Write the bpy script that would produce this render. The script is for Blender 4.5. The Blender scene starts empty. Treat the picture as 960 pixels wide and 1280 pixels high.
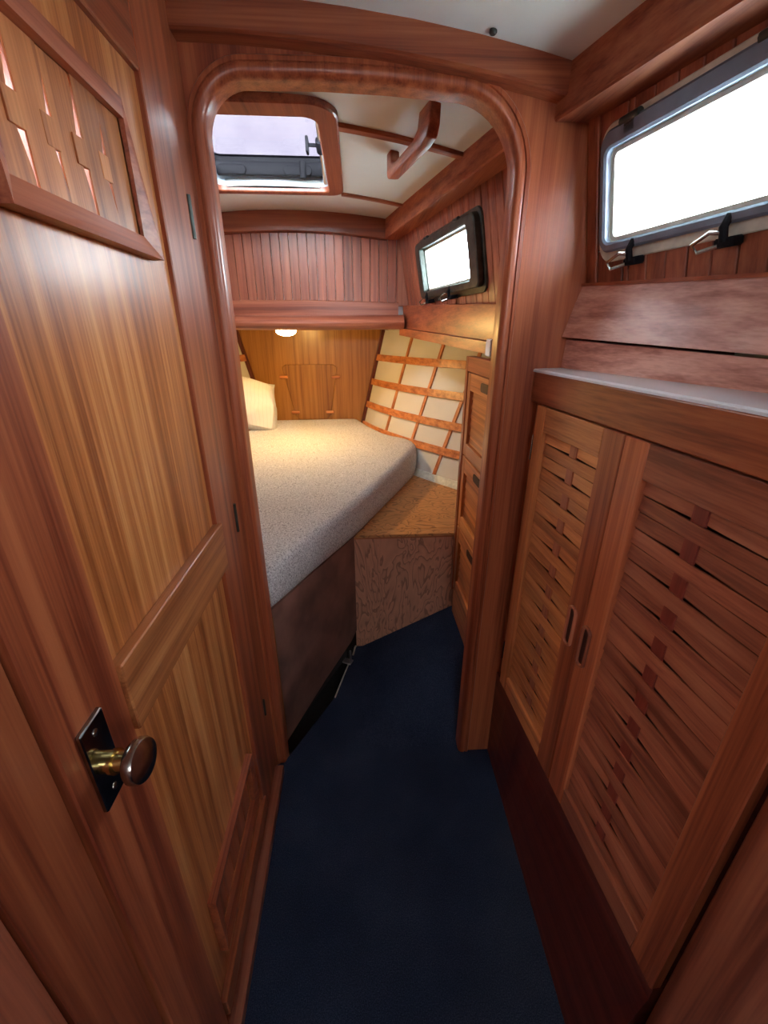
import bpy, bmesh, math, random
from mathutils import Vector, Matrix
random.seed(7)

# ------------------------------------------------------------------ camera
scene = bpy.context.scene
COL = scene.collection
F_PX, CAM_H = 530.0, 1.42
PITCH, YAW = math.atan(225 / 530.0), math.radians(3.68)
cam_d = bpy.data.cameras.new('camera')
cam_d.sensor_fit = 'VERTICAL'; cam_d.sensor_height = 36.0
cam_d.lens = F_PX / 1280.0 * 36.0
cam_d.clip_start = 0.01
cam = bpy.data.objects.new('camera', cam_d); COL.objects.link(cam)
cam.location = (0, 0, CAM_H)
cam.rotation_euler = (math.pi / 2 - PITCH, 0, -YAW)
scene.camera = cam

# ------------------------------------------------------------------ world, exposure
SKY = 7.0
world = bpy.data.worlds.new('overcast_sky'); scene.world = world
world.use_nodes = True
bg = world.node_tree.nodes['Background']
bg.inputs[0].default_value = (0.94, 0.97, 1.0, 1); bg.inputs[1].default_value = SKY
wnt = world.node_tree
wtc = wnt.nodes.new('ShaderNodeTexCoord'); wsx = wnt.nodes.new('ShaderNodeSeparateXYZ')
wrp = wnt.nodes.new('ShaderNodeValToRGB')
wnt.links.new(wtc.outputs['Generated'], wsx.inputs[0])
wmr = wnt.nodes.new('ShaderNodeMapRange'); wmr.inputs[1].default_value = -1; wmr.inputs[2].default_value = 1
wnt.links.new(wsx.outputs['Z'], wmr.inputs[0]); wnt.links.new(wmr.outputs[0], wrp.inputs[0])
wrp.color_ramp.elements[0].position = .47; wrp.color_ramp.elements[0].color = (.36, .38, .40, 1)
wrp.color_ramp.elements[1].position = .53; wrp.color_ramp.elements[1].color = (.86, .93, 1.0, 1)
wnt.links.new(wrp.outputs[0], bg.inputs[0])
vs = scene.view_settings
vs.view_transform = 'Standard'; vs.look = 'None'; vs.exposure = 2.25; vs.gamma = 1.0
vs.use_curve_mapping = False


def portal(name, loc, rot, sx, sy):
    d = bpy.data.lights.new(name, 'AREA'); d.shape = 'RECTANGLE'; d.size = sx; d.size_y = sy
    d.cycles.is_portal = True
    o = bpy.data.objects.new(name, d); COL.objects.link(o)
    o.location = loc; o.rotation_euler = rot
    return o


# ------------------------------------------------------------------ materials
def new_mat(name):
    m = bpy.data.materials.new(name); m.use_nodes = True
    nt = m.node_tree
    return m, nt, nt.nodes['Principled BSDF']


def N(nt, typ, **kw):
    n = nt.nodes.new(typ)
    for k, v in kw.items():
        setattr(n, k, v)
    return n


def coords(nt, scale, offset=True):
    tc = N(nt, 'ShaderNodeTexCoord')
    src = tc.outputs['Object']
    if offset:
        oi = N(nt, 'ShaderNodeObjectInfo')
        mul = N(nt, 'ShaderNodeVectorMath', operation='SCALE')
        mul.inputs[0].default_value = (13.7, 9.1, 17.3)
        nt.links.new(oi.outputs['Random'], mul.inputs['Scale'])
        add = N(nt, 'ShaderNodeVectorMath', operation='ADD')
        nt.links.new(src, add.inputs[0]); nt.links.new(mul.outputs[0], add.inputs[1])
        src = add.outputs[0]
    mp = N(nt, 'ShaderNodeMapping'); mp.inputs['Scale'].default_value = scale
    nt.links.new(src, mp.inputs['Vector'])
    return mp.outputs[0]


def ramp(nt, stops):
    r = N(nt, 'ShaderNodeValToRGB')
    el = r.color_ramp.elements
    while len(el) < len(stops):
        el.new(0.5)
    for e, (p, c) in zip(el, stops):
        e.position = p; e.color = (*c, 1)
    return r


_wood = {}


def wood(kind, axis):
    key = kind + axis
    if key in _wood:
        return _wood[key]
    pal = {
        'red': ((.180, .034, .015), (.345, .084, .033), (.465, .135, .054), .36),
        'brown': ((.185, .043, .023), (.350, .098, .050), (.460, .150, .076), .42),
        'honey': ((.300, .085, .027), (.520, .180, .060), (.660, .265, .095), .38),
        'door': ((.290, .075, .020), (.540, .178, .050), (.740, .325, .115), .36),  # lightest grain tone raised to stand in for varnish glare
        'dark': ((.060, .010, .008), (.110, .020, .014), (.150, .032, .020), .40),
        'beam': ((.200, .043, .020), (.370, .105, .046), (.480, .160, .072), .65),
        'crimson': ((.130, .018, .011), (.200, .030, .018), (.260, .045, .025), .45),
        'pale': ((.410, .170, .130), (.640, .320, .250), (.800, .480, .390), .42),  # pinkish teak, lightened to stand in for glare on the boards
        'gold': ((.200, .072, .014), (.320, .135, .028), (.400, .180, .042), .42),
    }[kind]
    m, nt, b = new_mat('wood_' + kind + '_' + axis)
    st = {'x': (.6, 26, 26), 'y': (26, .6, 26), 'z': (26, 26, .6)}[axis]
    v = coords(nt, st)
    n1 = N(nt, 'ShaderNodeTexNoise'); n1.inputs['Scale'].default_value = 1.6
    n1.inputs['Detail'].default_value = 5; n1.inputs['Distortion'].default_value = 0.22
    nt.links.new(v, n1.inputs['Vector'])
    v2 = coords(nt, tuple(a * 7 if a > 5 else a * 6 for a in st))
    n2 = N(nt, 'ShaderNodeTexNoise'); n2.inputs['Scale'].default_value = 1.5
    n2.inputs['Detail'].default_value = 3
    nt.links.new(v2, n2.inputs['Vector'])
    mix = N(nt, 'ShaderNodeMath', operation='MULTIPLY_ADD')
    nt.links.new(n2.outputs['Fac'], mix.inputs[0]); mix.inputs[1].default_value = 0.42
    sub = N(nt, 'ShaderNodeMath', operation='SUBTRACT')
    nt.links.new(n1.outputs['Fac'], sub.inputs[0]); sub.inputs[1].default_value = 0.21
    nt.links.new(sub.outputs[0], mix.inputs[2])
    r = ramp(nt, [(.30, pal[0]), (.50, pal[1]), (.70, pal[2])])
    nt.links.new(mix.outputs[0], r.inputs[0])
    oi = N(nt, 'ShaderNodeObjectInfo')
    mr = N(nt, 'ShaderNodeMapRange'); mr.inputs[3].default_value = .80; mr.inputs[4].default_value = 1.18
    nt.links.new(oi.outputs['Random'], mr.inputs[0])
    hsv = N(nt, 'ShaderNodeHueSaturation')
    nt.links.new(r.outputs[0], hsv.inputs['Color']); nt.links.new(mr.outputs[0], hsv.inputs['Value'])
    nt.links.new(hsv.outputs[0], b.inputs['Base Color'])
    b.inputs['Roughness'].default_value = pal[3]
    b.inputs['Coat Weight'].default_value = 0 if kind == 'beam' else .22; b.inputs['Coat Roughness'].default_value = .22
    bp = N(nt, 'ShaderNodeBump'); bp.inputs['Strength'].default_value = .10; bp.inputs['Distance'].default_value = .002
    nt.links.new(n2.outputs['Fac'], bp.inputs['Height']); nt.links.new(bp.outputs[0], b.inputs['Normal'])
    _wood[key] = m
    return m


def plain(name, col, rough=.5, metal=0.0, spec=.5, noise=0.0, nscale=30):
    m, nt, b = new_mat(name)
    b.inputs['Base Color'].default_value = (*col, 1)
    b.inputs['Roughness'].default_value = rough; b.inputs['Metallic'].default_value = metal
    b.inputs['Specular IOR Level'].default_value = spec
    n = N(nt, 'ShaderNodeTexNoise'); n.inputs['Scale'].default_value = nscale; n.inputs['Detail'].default_value = 4
    nt.links.new(coords(nt, (1, 1, 1), False), n.inputs['Vector'])
    k = max(noise, .03)
    r = ramp(nt, [(.3, tuple(c * (1 - k) for c in col)), (.7, tuple(min(1, c * (1 + k)) for c in col))])
    nt.links.new(n.outputs['Fac'], r.inputs[0]); nt.links.new(r.outputs[0], b.inputs['Base Color'])
    return m


M = {}
M['ceiling'] = plain('white_headliner', (.84, .90, .87), .45, noise=.04, nscale=3)
M['gel'] = plain('white_gelcoat', (.80, .82, .82), .35, noise=.05, nscale=6)
M['hull'] = plain('hull_panel_paint', (.66, .64, .57), .5, noise=.05, nscale=5)
M['laminate'] = plain('counter_laminate', (.80, .86, .94), .18, noise=.03, nscale=3)  # white laminate; the blue in it stands in for reflected sky
M['cream'] = plain('cream_paint', (.74, .70, .60), .6)
M['black'] = plain('black_plastic', (.010, .010, .013), .6, spec=.12)
M['gap_dark'] = plain('dark_bilge', (.012, .010, .010), .9)  # near-black, so the gap under the berth panel stays dark
M['nickel'] = plain('tarnished_nickel', (.42, .40, .37), .22, 1.0, noise=.15, nscale=60)
M['plate'] = plain('dark_nickel_plate', (.30, .30, .28), .12, 1.0, noise=.2, nscale=80)
M['brass'] = plain('brass', (.66, .50, .20), .25, 1.0, noise=.1, nscale=50)
M['bronze'] = plain('dark_bronze', (.075, .085, .075), .38, .7, noise=.3, nscale=40)
M['alu'] = plain('grey_window_metal', (.20, .25, .33), .5, .4, noise=.12, nscale=30)
M['steel'] = plain('steel', (.6, .6, .6), .28, 1.0)
M['gasket'] = plain('aged_white_flange', (.66, .66, .56), .5, noise=.18, nscale=40)
M['pull'] = plain('pull_recess', (.05, .012, .008), .5)

# carpet
m, nt, b = new_mat('navy_carpet'); M['carpet'] = m
n = N(nt, 'ShaderNodeTexNoise'); n.inputs['Scale'].default_value = 420; n.inputs['Detail'].default_value = 2
n2 = N(nt, 'ShaderNodeTexNoise'); n2.inputs['Scale'].default_value = 5; n2.inputs['Detail'].default_value = 4
v = coords(nt, (1, 1, 1), False); nt.links.new(v, n.inputs['Vector']); nt.links.new(v, n2.inputs['Vector'])
ad = N(nt, 'ShaderNodeMath', operation='MULTIPLY_ADD'); ad.inputs[1].default_value = .75
nt.links.new(n.outputs['Fac'], ad.inputs[0]); 
h = N(nt, 'ShaderNodeMath', operation='MULTIPLY'); h.inputs[1].default_value = .25
nt.links.new(n2.outputs['Fac'], h.inputs[0]); nt.links.new(h.outputs[0], ad.inputs[2])
r = ramp(nt, [(.32, (.010, .016, .034)), (.52, (.026, .040, .080)), (.70, (.060, .082, .140))])
nt.links.new(ad.outputs[0], r.inputs[0]); nt.links.new(r.outputs[0], b.inputs['Base Color'])
b.inputs['Roughness'].default_value = .95; b.inputs['Specular IOR Level'].default_value = .1
bp = N(nt, 'ShaderNodeBump'); bp.inputs['Strength'].default_value = .5; bp.inputs['Distance'].default_value = .004
nt.links.new(n.outputs['Fac'], bp.inputs['Height']); nt.links.new(bp.outputs[0], b.inputs['Normal'])

# heathered upholstery
m, nt, b = new_mat('heather_fabric'); M['fabric'] = m
v = coords(nt, (1, 1, 1), False)
n = N(nt, 'ShaderNodeTexNoise'); n.inputs['Scale'].default_value = 190; n.inputs['Detail'].default_value = 3
n.inputs['Roughness'].default_value = .75
nt.links.new(v, n.inputs['Vector'])
r = ramp(nt, [(.34, (.16, .16, .18)), (.45, (.52, .52, .53)), (.54, (.69, .69, .70)), (.66, (.82, .82, .82))])
nt.links.new(n.outputs['Fac'], r.inputs[0]); nt.links.new(r.outputs[0], b.inputs['Base Color'])
b.inputs['Roughness'].default_value = .95; b.inputs['Specular IOR Level'].default_value = .1
bp = N(nt, 'ShaderNodeBump'); bp.inputs['Strength'].default_value = .5; bp.inputs['Distance'].default_value = .004
nt.links.new(n.outputs['Fac'], bp.inputs['Height']); nt.links.new(bp.outputs[0], b.inputs['Normal'])

# striped pillow cotton
m, nt, b = new_mat('pillow_cotton'); M['cotton'] = m
v = coords(nt, (1, 1, 1), False)
w = N(nt, 'ShaderNodeTexWave'); w.inputs['Scale'].default_value = 14; w.inputs['Distortion'].default_value = .8
w.bands_direction = 'X'
nt.links.new(v, w.inputs['Vector'])
r = ramp(nt, [(.0, (.68, .68, .67)), (.75, (.70, .70, .69)), (.95, (.63, .63, .62))])
nt.links.new(w.outputs['Fac'], r.inputs[0]); nt.links.new(r.outputs[0], b.inputs['Base Color'])
b.inputs['Roughness'].default_value = .9


# rotary cut plywood: contour lines of a slow noise
def plywood(name, tint, stretch):
    m, nt, b = new_mat(name)
    v = coords(nt, stretch, True)
    n = N(nt, 'ShaderNodeTexNoise'); n.inputs['Scale'].default_value = 5.2; n.inputs['Detail'].default_value = 3.0
    n.inputs['Distortion'].default_value = .5
    nt.links.new(v, n.inputs['Vector'])
    mu = N(nt, 'ShaderNodeMath', operation='MULTIPLY'); mu.inputs[1].default_value = 14
    nt.links.new(n.outputs['Fac'], mu.inputs[0])
    fr = N(nt, 'ShaderNodeMath', operation='FRACT'); nt.links.new(mu.outputs[0], fr.inputs[0])
    r = ramp(nt, [(.0, tuple(c * 1.0 for c in tint)), (.70, tuple(c * .84 for c in tint)),
                  (.86, tuple(c * .48 for c in tint)), (.99, tuple(c * .62 for c in tint))])
    nt.links.new(fr.outputs[0], r.inputs[0]); nt.links.new(r.outputs[0], b.inputs['Base Color'])
    b.inputs['Roughness'].default_value = .5
    return m


M['ply_front'] = plywood('rotary_ply_front', (.66, .32, .20), (1.9, 1.9, .65))
M['ply_lid'] = plywood('rotary_ply_lid', (.60, .28, .10), (.9, 1.4, 1.4))
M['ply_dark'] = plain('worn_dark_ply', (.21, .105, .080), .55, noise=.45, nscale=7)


# glass and hatch acrylic
def glassy(name, tint, gloss):
    m, nt, b = new_mat(name); nt.nodes.remove(b)
    t = N(nt, 'ShaderNodeBsdfTransparent'); t.inputs[0].default_value = (*tint, 1)
    g = N(nt, 'ShaderNodeBsdfGlossy'); g.inputs['Roughness'].default_value = .05
    mx = N(nt, 'ShaderNodeMixShader'); mx.inputs[0].default_value = gloss
    nt.links.new(t.outputs[0], mx.inputs[1]); nt.links.new(g.outputs[0], mx.inputs[2])
    nt.links.new(mx.outputs[0], nt.nodes['Material Output'].inputs['Surface'])
    return m


M['glass'] = glassy('window_glass', (.93, .97, .98), .05)
m, nt, b = new_mat('smoked_acrylic'); nt.nodes.remove(b); M['acrylic'] = m
v = coords(nt, (1, 1, 1), False)
n = N(nt, 'ShaderNodeTexNoise'); n.inputs['Scale'].default_value = 5; n.inputs['Detail'].default_value = 4
nt.links.new(v, n.inputs['Vector'])
r = ramp(nt, [(.35, (.170, .160, .178)), (.6, (.186, .176, .190))])  # faint mottling stands in for clouds and reflections in the lid
nt.links.new(n.outputs['Fac'], r.inputs[0])
t = N(nt, 'ShaderNodeBsdfTransparent'); nt.links.new(r.outputs[0], t.inputs[0])
g = N(nt, 'ShaderNodeBsdfGlossy'); g.inputs['Roughness'].default_value = .08
mx = N(nt, 'ShaderNodeMixShader'); mx.inputs[0].default_value = .06
nt.links.new(t.outputs[0], mx.inputs[1]); nt.links.new(g.outputs[0], mx.inputs[2])
nt.links.new(mx.outputs[0], nt.nodes['Material Output'].inputs['Surface'])

m, nt, b = new_mat('lit_lamp_dome'); M['lamp'] = m
b.inputs['Base Color'].default_value = (.9, .85, .7, 1)
b.inputs['Emission Color'].default_value = (1, .62, .20, 1); b.inputs['Emission Strength'].default_value = 55

# ------------------------------------------------------------------ geometry helpers
WPOS = {}


class Fr:
    """affine frame: p(u, v, w)"""
    def __init__(s, O, U, V, W):
        s.O, s.U, s.V, s.W = Vector(O), Vector(U), Vector(V), Vector(W).normalized()

    def __call__(s, u, v, w):
        return s.O + s.U * u + s.V * v + s.W * w


WORLD = Fr((0, 0, 0), (1, 0, 0), (0, 1, 0), (0, 0, 1))
LF = Fr((-.31, 0, 0), (0, 1, 0), (0, 0, 1), (1, 0, 0))                     # left wall: u=y v=z w=into the passage
CF = Fr((.46 + .053 * 1.075, 0, 0), (-.053, 1, 0), (0, 0, 1), (-1, -.053, 0))   # locker face
TF = Fr((1.0048, 0, 0), (-.1742, 1, 0), (-.1814, 0, 1), (-.97, -.169, -.176))   # cabin trunk side
XC = -.306
TFP = Fr((2 * XC - 1.0048, 0, 0), (.1742, 1, 0), (.1814, 0, 1), (.97, -.169, -.176))
BF = Fr((0, 1.075, 0), (1, 0, 0), (0, 0, 1), (0, -1, 0))                   # bulkhead
TR = Fr((0, 2.5, 0), (1, 0, 0), (0, 0, 1), (0, -1, 0))                     # trunk front
HB = Fr((0, 3.25, 0), (1, 0, 0), (0, 0, 1), (0, -1, 0))                    # headboard
NF = Fr((.42, 0, 0), (0, 1, 0), (0, 0, 1), (-1, 0, 0))                     # corner locker face


class B:
    def __init__(s):
        s.bm = bmesh.new()

    def _merge(s, b2):
        me = bpy.data.meshes.new('tmp'); b2.to_mesh(me); b2.free()
        s.bm.from_mesh(me); bpy.data.meshes.remove(me)

    def box(s, F, u0, u1, v0, v1, w0, w1, bev=0.0, seg=1):
        b2 = bmesh.new()
        vs_ = [b2.verts.new(F(u, v, w)) for u in (u0, u1) for v in (v0, v1) for w in (w0, w1)]
        for f in ((0, 1, 3, 2), (4, 6, 7, 5), (0, 4, 5, 1), (2, 3, 7, 6), (0, 2, 6, 4), (1, 5, 7, 3)):
            b2.faces.new([vs_[i] for i in f])
        bmesh.ops.recalc_face_normals(b2, faces=b2.faces)
        if bev > 0:
            bmesh.ops.bevel(b2, geom=list(b2.edges), offset=bev, segments=seg, affect='EDGES', profile=.5)
        s._merge(b2); return s

    def prism(s, F, poly, w0, w1, bev=0.0, seg=1):
        b2 = bmesh.new()
        lo = [b2.verts.new(F(u, v, w0)) for u, v in poly]
        hi = [b2.verts.new(F(u, v, w1)) for u, v in poly]
        k = len(poly)
        f0 = b2.faces.new(lo); f1 = b2.faces.new(list(reversed(hi)))
        for i in range(k):
            b2.faces.new((lo[i], hi[i], hi[(i + 1) % k], lo[(i + 1) % k]))
        bmesh.ops.recalc_face_normals(b2, faces=b2.faces)
        if bev > 0:
            bmesh.ops.bevel(b2, geom=list(b2.edges), offset=bev, segments=seg, affect='EDGES', profile=.5)
        bmesh.ops.triangulate(b2, faces=[f for f in b2.faces if len(f.verts) > 4])
        s._merge(b2); return s

    def hexa(s, pts):
        """8 points: 4 back (loop) then 4 front (loop)"""
        b2 = bmesh.new()
        q = [b2.verts.new(Vector(p)) for p in pts]
        b2.faces.new(q[0:4]); b2.faces.new(q[4:8])
        for i in range(4):
            j = (i + 1) % 4
            b2.faces.new((q[i], q[j], q[4 + j], q[4 + i]))
        bmesh.ops.recalc_face_normals(b2, faces=b2.faces)
        s._merge(b2); return s

    def grid(s, P):
        """P[i][j] points"""
        b2 = bmesh.new()
        g = [[b2.verts.new(Vector(p)) for p in row] for row in P]
        for i in range(len(g) - 1):
            for j in range(len(g[0]) - 1):
                b2.faces.new((g[i][j], g[i + 1][j], g[i + 1][j + 1], g[i][j + 1]))
        bmesh.ops.recalc_face_normals(b2, faces=b2.faces)
        s._merge(b2); return s

    def loft(s, loops, cap=True, closed=True):
        b2 = bmesh.new()
        g = [[b2.verts.new(Vector(p)) for p in lp] for lp in loops]
        k = len(g[0])
        for a, c in zip(g[:-1], g[1:]):
            for i in range(k if closed else k - 1):
                j = (i + 1) % k
                b2.faces.new((a[i], a[j], c[j], c[i]))
        if cap:
            b2.faces.new(g[0]); b2.faces.new(list(reversed(g[-1])))
        bmesh.ops.recalc_face_normals(b2, faces=b2.faces)
        bmesh.ops.triangulate(b2, faces=[f for f in b2.faces if len(f.verts) > 4])
        s._merge(b2); return s

    def tube(s, pts, rad, k=10):
        pts = [Vector(p) for p in pts]
        loops = []
        for i, p in enumerate(pts):
            d = (pts[min(i + 1, len(pts) - 1)] - pts[max(i - 1, 0)]).normalized()
            a = d.orthogonal().normalized() if i == 0 else (a - d * a.dot(d)).normalized()
            c = d.cross(a)
            rr = rad[i] if isinstance(rad, (list, tuple)) else rad
            loops.append([p + (a * math.cos(t) + c * math.sin(t)) * rr for t in
                          [2 * math.pi * q / k for q in range(k)]])
        return s.loft(loops)

    def lathe(s, O, axis, prof, k=24):
        """prof: list of (distance along axis, radius)"""
        O = Vector(O); ax = Vector(axis).normalized(); a = ax.orthogonal().normalized(); c = ax.cross(a)
        return s.loft([[O + ax * h + (a * math.cos(t) + c * math.sin(t)) * max(r_, 1e-5) for t in
                        [2 * math.pi * q / k for q in range(k)]] for h, r_ in prof])

    def ring(s, F, outer, ro, inner, ri, w0, w1, cham=0.0, n=6):
        lo = rrect(*outer, ro, n); li = rrect(*inner, ri, n)
        loops = [[F(u, v, w0) for u, v in li], [F(u, v, w0) for u, v in lo]]
        if cham:
            lc = rrect(outer[0] + cham, outer[1] - cham, outer[2] + cham, outer[3] - cham, max(ro - cham, .001), n)
            ic = rrect(inner[0] - cham, inner[1] + cham, inner[2] - cham, inner[3] + cham, ri + cham, n)
            loops += [[F(u, v, w1 - cham) for u, v in lo], [F(u, v, w1) for u, v in lc],
                      [F(u, v, w1) for u, v in ic], [F(u, v, w1 - cham) for u, v in li]]
        else:
            loops += [[F(u, v, w1) for u, v in lo], [F(u, v, w1) for u, v in li]]
        loops.append(loops[0])
        s.loft(loops, cap=False)
        bmesh.ops.remove_doubles(s.bm, verts=s.bm.verts, dist=1e-6)
        return s

    def build(s, name, mat, parent=None, smooth=False, kind=None):
        me = bpy.data.meshes.new(name)
        xs = [v.co.copy() for v in s.bm.verts]
        lo = Vector([min(p[i] for p in xs) for i in range(3)]); hi = Vector([max(p[i] for p in xs) for i in range(3)])
        c = (lo + hi) / 2
        if parent is None:
            c.z = lo.z
        bmesh.ops.translate(s.bm, verts=s.bm.verts, vec=-c)
        if smooth:
            for f in s.bm.faces:
                f.smooth = True
            for e in s.bm.edges:
                if len(e.link_faces) == 2 and e.calc_face_angle(0) > math.radians(38):
                    e.smooth = False
        s.bm.to_mesh(me); s.bm.free()
        me.materials.append(mat)
        o = bpy.data.objects.new(name, me); COL.objects.link(o)
        WPOS[o] = c
        if parent is not None:
            o.parent = parent; o.location = c - WPOS[parent]
        else:
            o.location = c
        if kind:
            o['kind'] = kind
        return o


def rrect(u0, u1, v0, v1, r, n=6):
    out = []
    for cu, cv, a0 in ((u1 - r, v1 - r, 0), (u0 + r, v1 - r, 90), (u0 + r, v0 + r, 180), (u1 - r, v0 + r, 270)):
        for i in range(n + 1):
            t = math.radians(a0 + 90 * i / n)
            out.append((cu + r * math.cos(t), cv + r * math.sin(t)))
    return out


def root(name, loc, label, cat, kind=None, group=None):
    o = bpy.data.objects.new(name, None); COL.objects.link(o)
    o.empty_display_size = .05; o.location = loc; WPOS[o] = Vector(loc)
    return tag(o, label, cat, kind, group)


def tag(o, label, cat, kind=None, group=None):
    o['label'] = label; o['category'] = cat
    if kind: o['kind'] = kind
    if group: o['group'] = group
    return o


def ceil_z(x):
    return 1.962 - .134 * (x + .31) ** 2


# ------------------------------------------------------------------ floor
def floor_left(y):
    pts = [(-9, -.33), (1.05, -.33), (1.077, -.285), (1.36, -.116), (1.663, -.031), (1.75, -.01)]
    for (ya, xa), (yb, xb) in zip(pts[:-1], pts[1:]):
        if ya <= y <= yb:
            return xa + (xb - xa) * (y - ya) / (yb - ya)
    return pts[-1][1]


def sstep(t):
    t = max(0, min(1, t)); return t * t * (3 - 2 * t)


def floor_z(x, y):
    return .51 * max(0, x) * sstep((y - 1.10) / .30)


ys = [-.4 + .05 * i for i in range(29)] + [1.05, 1.077] + [1.10 + .05 * i for i in range(12)] + [1.69]
ys = sorted(set(round(y, 4) for y in ys))
rows = []
for y in ys:
    x0 = floor_left(y); x1 = .52
    rows.append([(x0 + (x1 - x0) * j / 16, y, floor_z(x0 + (x1 - x0) * j / 16, y)) for j in range(17)])
bm = B().grid(rows).grid([[(-1.5, -2.7, 0), (1.3, -2.7, 0)], [(-1.5, -.4, 0), (1.3, -.4, 0)]])
fl = tag(bm.build('floor', M['carpet'], smooth=True), 'navy blue carpet covering the passage floor', 'floor', 'structure')
B().tube([(-.045, 1.60, .003), (-.036, 1.650, .004), (-.031, 1.662, .004)], .004, 6).tube(
    [(-.120, 1.35, .002), (-.085, 1.475, .003), (-.064, 1.545, .003)], .003, 6).build('edge_binding', M['gasket'], fl)
sub = B().box(WORLD, -1.5, 1.0, .2, 3.4, -.12, -.08).build('subfloor', M['gap_dark'], fl)

# ------------------------------------------------------------------ ceiling with hatch hole
HX0, HX1, HY0, HY1 = -.530, -.088, 1.45, 2.11
xs = sorted(set([-1.15, -.95, -.75, HX0, -.45, -.36, -.25, -.15, HX1, 0, .12, .24, .36, .48, .60, .70]))
ysx = [-2.7, -.78, -.45, .3, 1.0, 1.09, HY0, 1.7, HY1, 2.3, 2.56]
bm = bmesh.new()
vv = {}
for x in xs:
    for y in ysx:
        vv[x, y] = bm.verts.new((x, y, ceil_z(x)))
for xa, xb in zip(xs[:-1], xs[1:]):
    for ya, yb in zip(ysx[:-1], ysx[1:]):
        if HX0 <= xa and xb <= HX1 and HY0 <= ya and yb <= HY1:
            continue
        if -.95 <= xa and xb <= -.75 and .3 <= ya and yb <= 1.0:
            continue
        bm.faces.new((vv[xa, ya], vv[xb, ya], vv[xb, yb], vv[xa, yb]))
bmesh.ops.recalc_face_normals(bm, faces=bm.faces)
bb = B(); bb.bm = bm
ce = tag(bb.build('ceiling', M['ceiling'], smooth=True), 'white cambered headliner overhead', 'ceiling', 'structure')
md = ce.modifiers.new('thick', 'SOLIDIFY'); md.thickness = .025; md.offset = 1
if ce.data.polygons[0].normal.z < 0:
    md.offset = -1


def camber_bar(xa, xb, ya0, ya1, yb0, yb1, th, seg=8):
    """bar lying under the ceiling from xa to xb; y-extent interpolates"""
    lo = []
    for i in range(seg + 1):
        t = i / seg; x = xa + (xb - xa) * t
        y0 = ya0 + (yb0 - ya0) * t; y1 = ya1 + (yb1 - ya1) * t; z = ceil_z(x)
        lo.append([(x, y0, z + .004), (x, y0, z - th + .003), (x, y0 + .003, z - th), (x, y1 - .003, z - th), (x, y1, z - th + .003), (x, y1, z + .004)])
    return B().loft(lo)


camber_bar(-.04, .37, 1.495, 1.530, 1.545, 1.580, .010).build('batten', wood('red', 'x'), ce)
camber_bar(-.04, .245, 2.135, 2.158, 2.175, 2.198, .010).build('batten', wood('red', 'x'), ce)
camber_bar(-.98, -.58, 1.545, 1.580, 1.495, 1.530, .010).build('batten', wood('red', 'x'), ce)
camber_bar(-.85, -.58, 2.175, 2.198, 2.135, 2.158, .010).build('batten', wood('red', 'x'), ce)
B().lathe((.262, 1.022, ceil_z(.262) + .002), (0, 0, -1), [(0, .007), (.006, .007), (.008, .005), (.0081, 0)], 12).build('screw_cap', M['bronze'], ce, True)

# ------------------------------------------------------------------ main bulkhead with the rounded doorway
XL, XR, ZT = -.281, .343, 1.862


def opening(off=0.0):
    xl, xr, zt = XL - off, XR + off, ZT + off
    rl, rr = .085 + off, .135 + off
    pts = [(xl, -.05), (xl, .5), (xl, 1.0), (xl, 1.5)]
    for i in range(13):
        t = math.radians(180 - 90 * i / 12)
        pts.append((xl + rl + rl * math.cos(t), zt - rl + rl * math.sin(t)))
    pts.append((-.05, zt + .002)); pts.append((.08, zt - .001))
    for i in range(13):
        t = math.radians(90 - 90 * i / 12)
        pts.append((xr - rr + rr * math.cos(t), zt - .008 - rr + rr * math.sin(t)))
    pts += [(xr, 1.5), (xr, 1.0), (xr, .5), (xr, -.05)]
    return pts


hole = opening(.012)
poly = [(-1.25, -.05), (-1.25, 1.9), (-.6, 1.968), (-.31, 1.968), (0, 1.958), (.3, 1.915), (.50, 1.885), (.512, 1.86), (.575, 1.46), (.95, 1.42), (.95, -.05)] + list(reversed(hole))
bm = B().prism(BF, poly, -.035, 0)
wf = tag(bm.build('wall_forward', wood('red', 'z')), 'varnished teak bulkhead with an arched doorway to the berth', 'bulkhead', 'structure')

path = opening(0)
prof = [(.0, -.045), (.0, -.010), (.001, -.003), (.004, .003), (.009, .0065), (.018, .007), (.0205, .006), (.0215, .003), (.0232, .003), (.0245, .006), (.0320, .0055), (.0338, .003), (.0345, -.004), (.012, -.006), (.010, -.045)]
loops = []
for i, (x, z) in enumerate(path):
    a = Vector(path[max(i - 1, 0)]); c = Vector(path[min(i + 1, len(path) - 1)])
    d = (c - a).normalized(); nrm = Vector((-d.y, d.x))          # outward from the opening
    loops.append([BF(x + nrm.x * p, z + nrm.y * p, w_) for p, w_ in prof])
bm = B().loft(loops)
tag(bm.build('trim_1', wood('red', 'z'), smooth=True), 'rounded teak moulding around the arched doorway', 'door trim', 'structure')

# deck beam over the doorway
lo = []
for i in range(13):
    x = -.32 + (.425 + .32) * i / 12; z = ceil_z(x)
    lo.append([(x, 1.077, z + .005), (x, 1.077, z - .052), (x, 1.044, z - .050), (x, 1.040, z - .046), (x, 1.040, z + .005)])
tag(B().loft(lo).build('trim_2', wood('red', 'x')), 'curved teak deck beam above the arched doorway', 'beam', 'structure')

# ------------------------------------------------------------------ cabin trunk side, starboard
W1o, W1i = (.565, 1.032, 1.557, 1.788), (.605, 1.004, 1.592, 1.747)
W2o, W2i = (1.565, 2.195, 1.545, 1.790), (1.640, 2.132, 1.590, 1.752)


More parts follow.
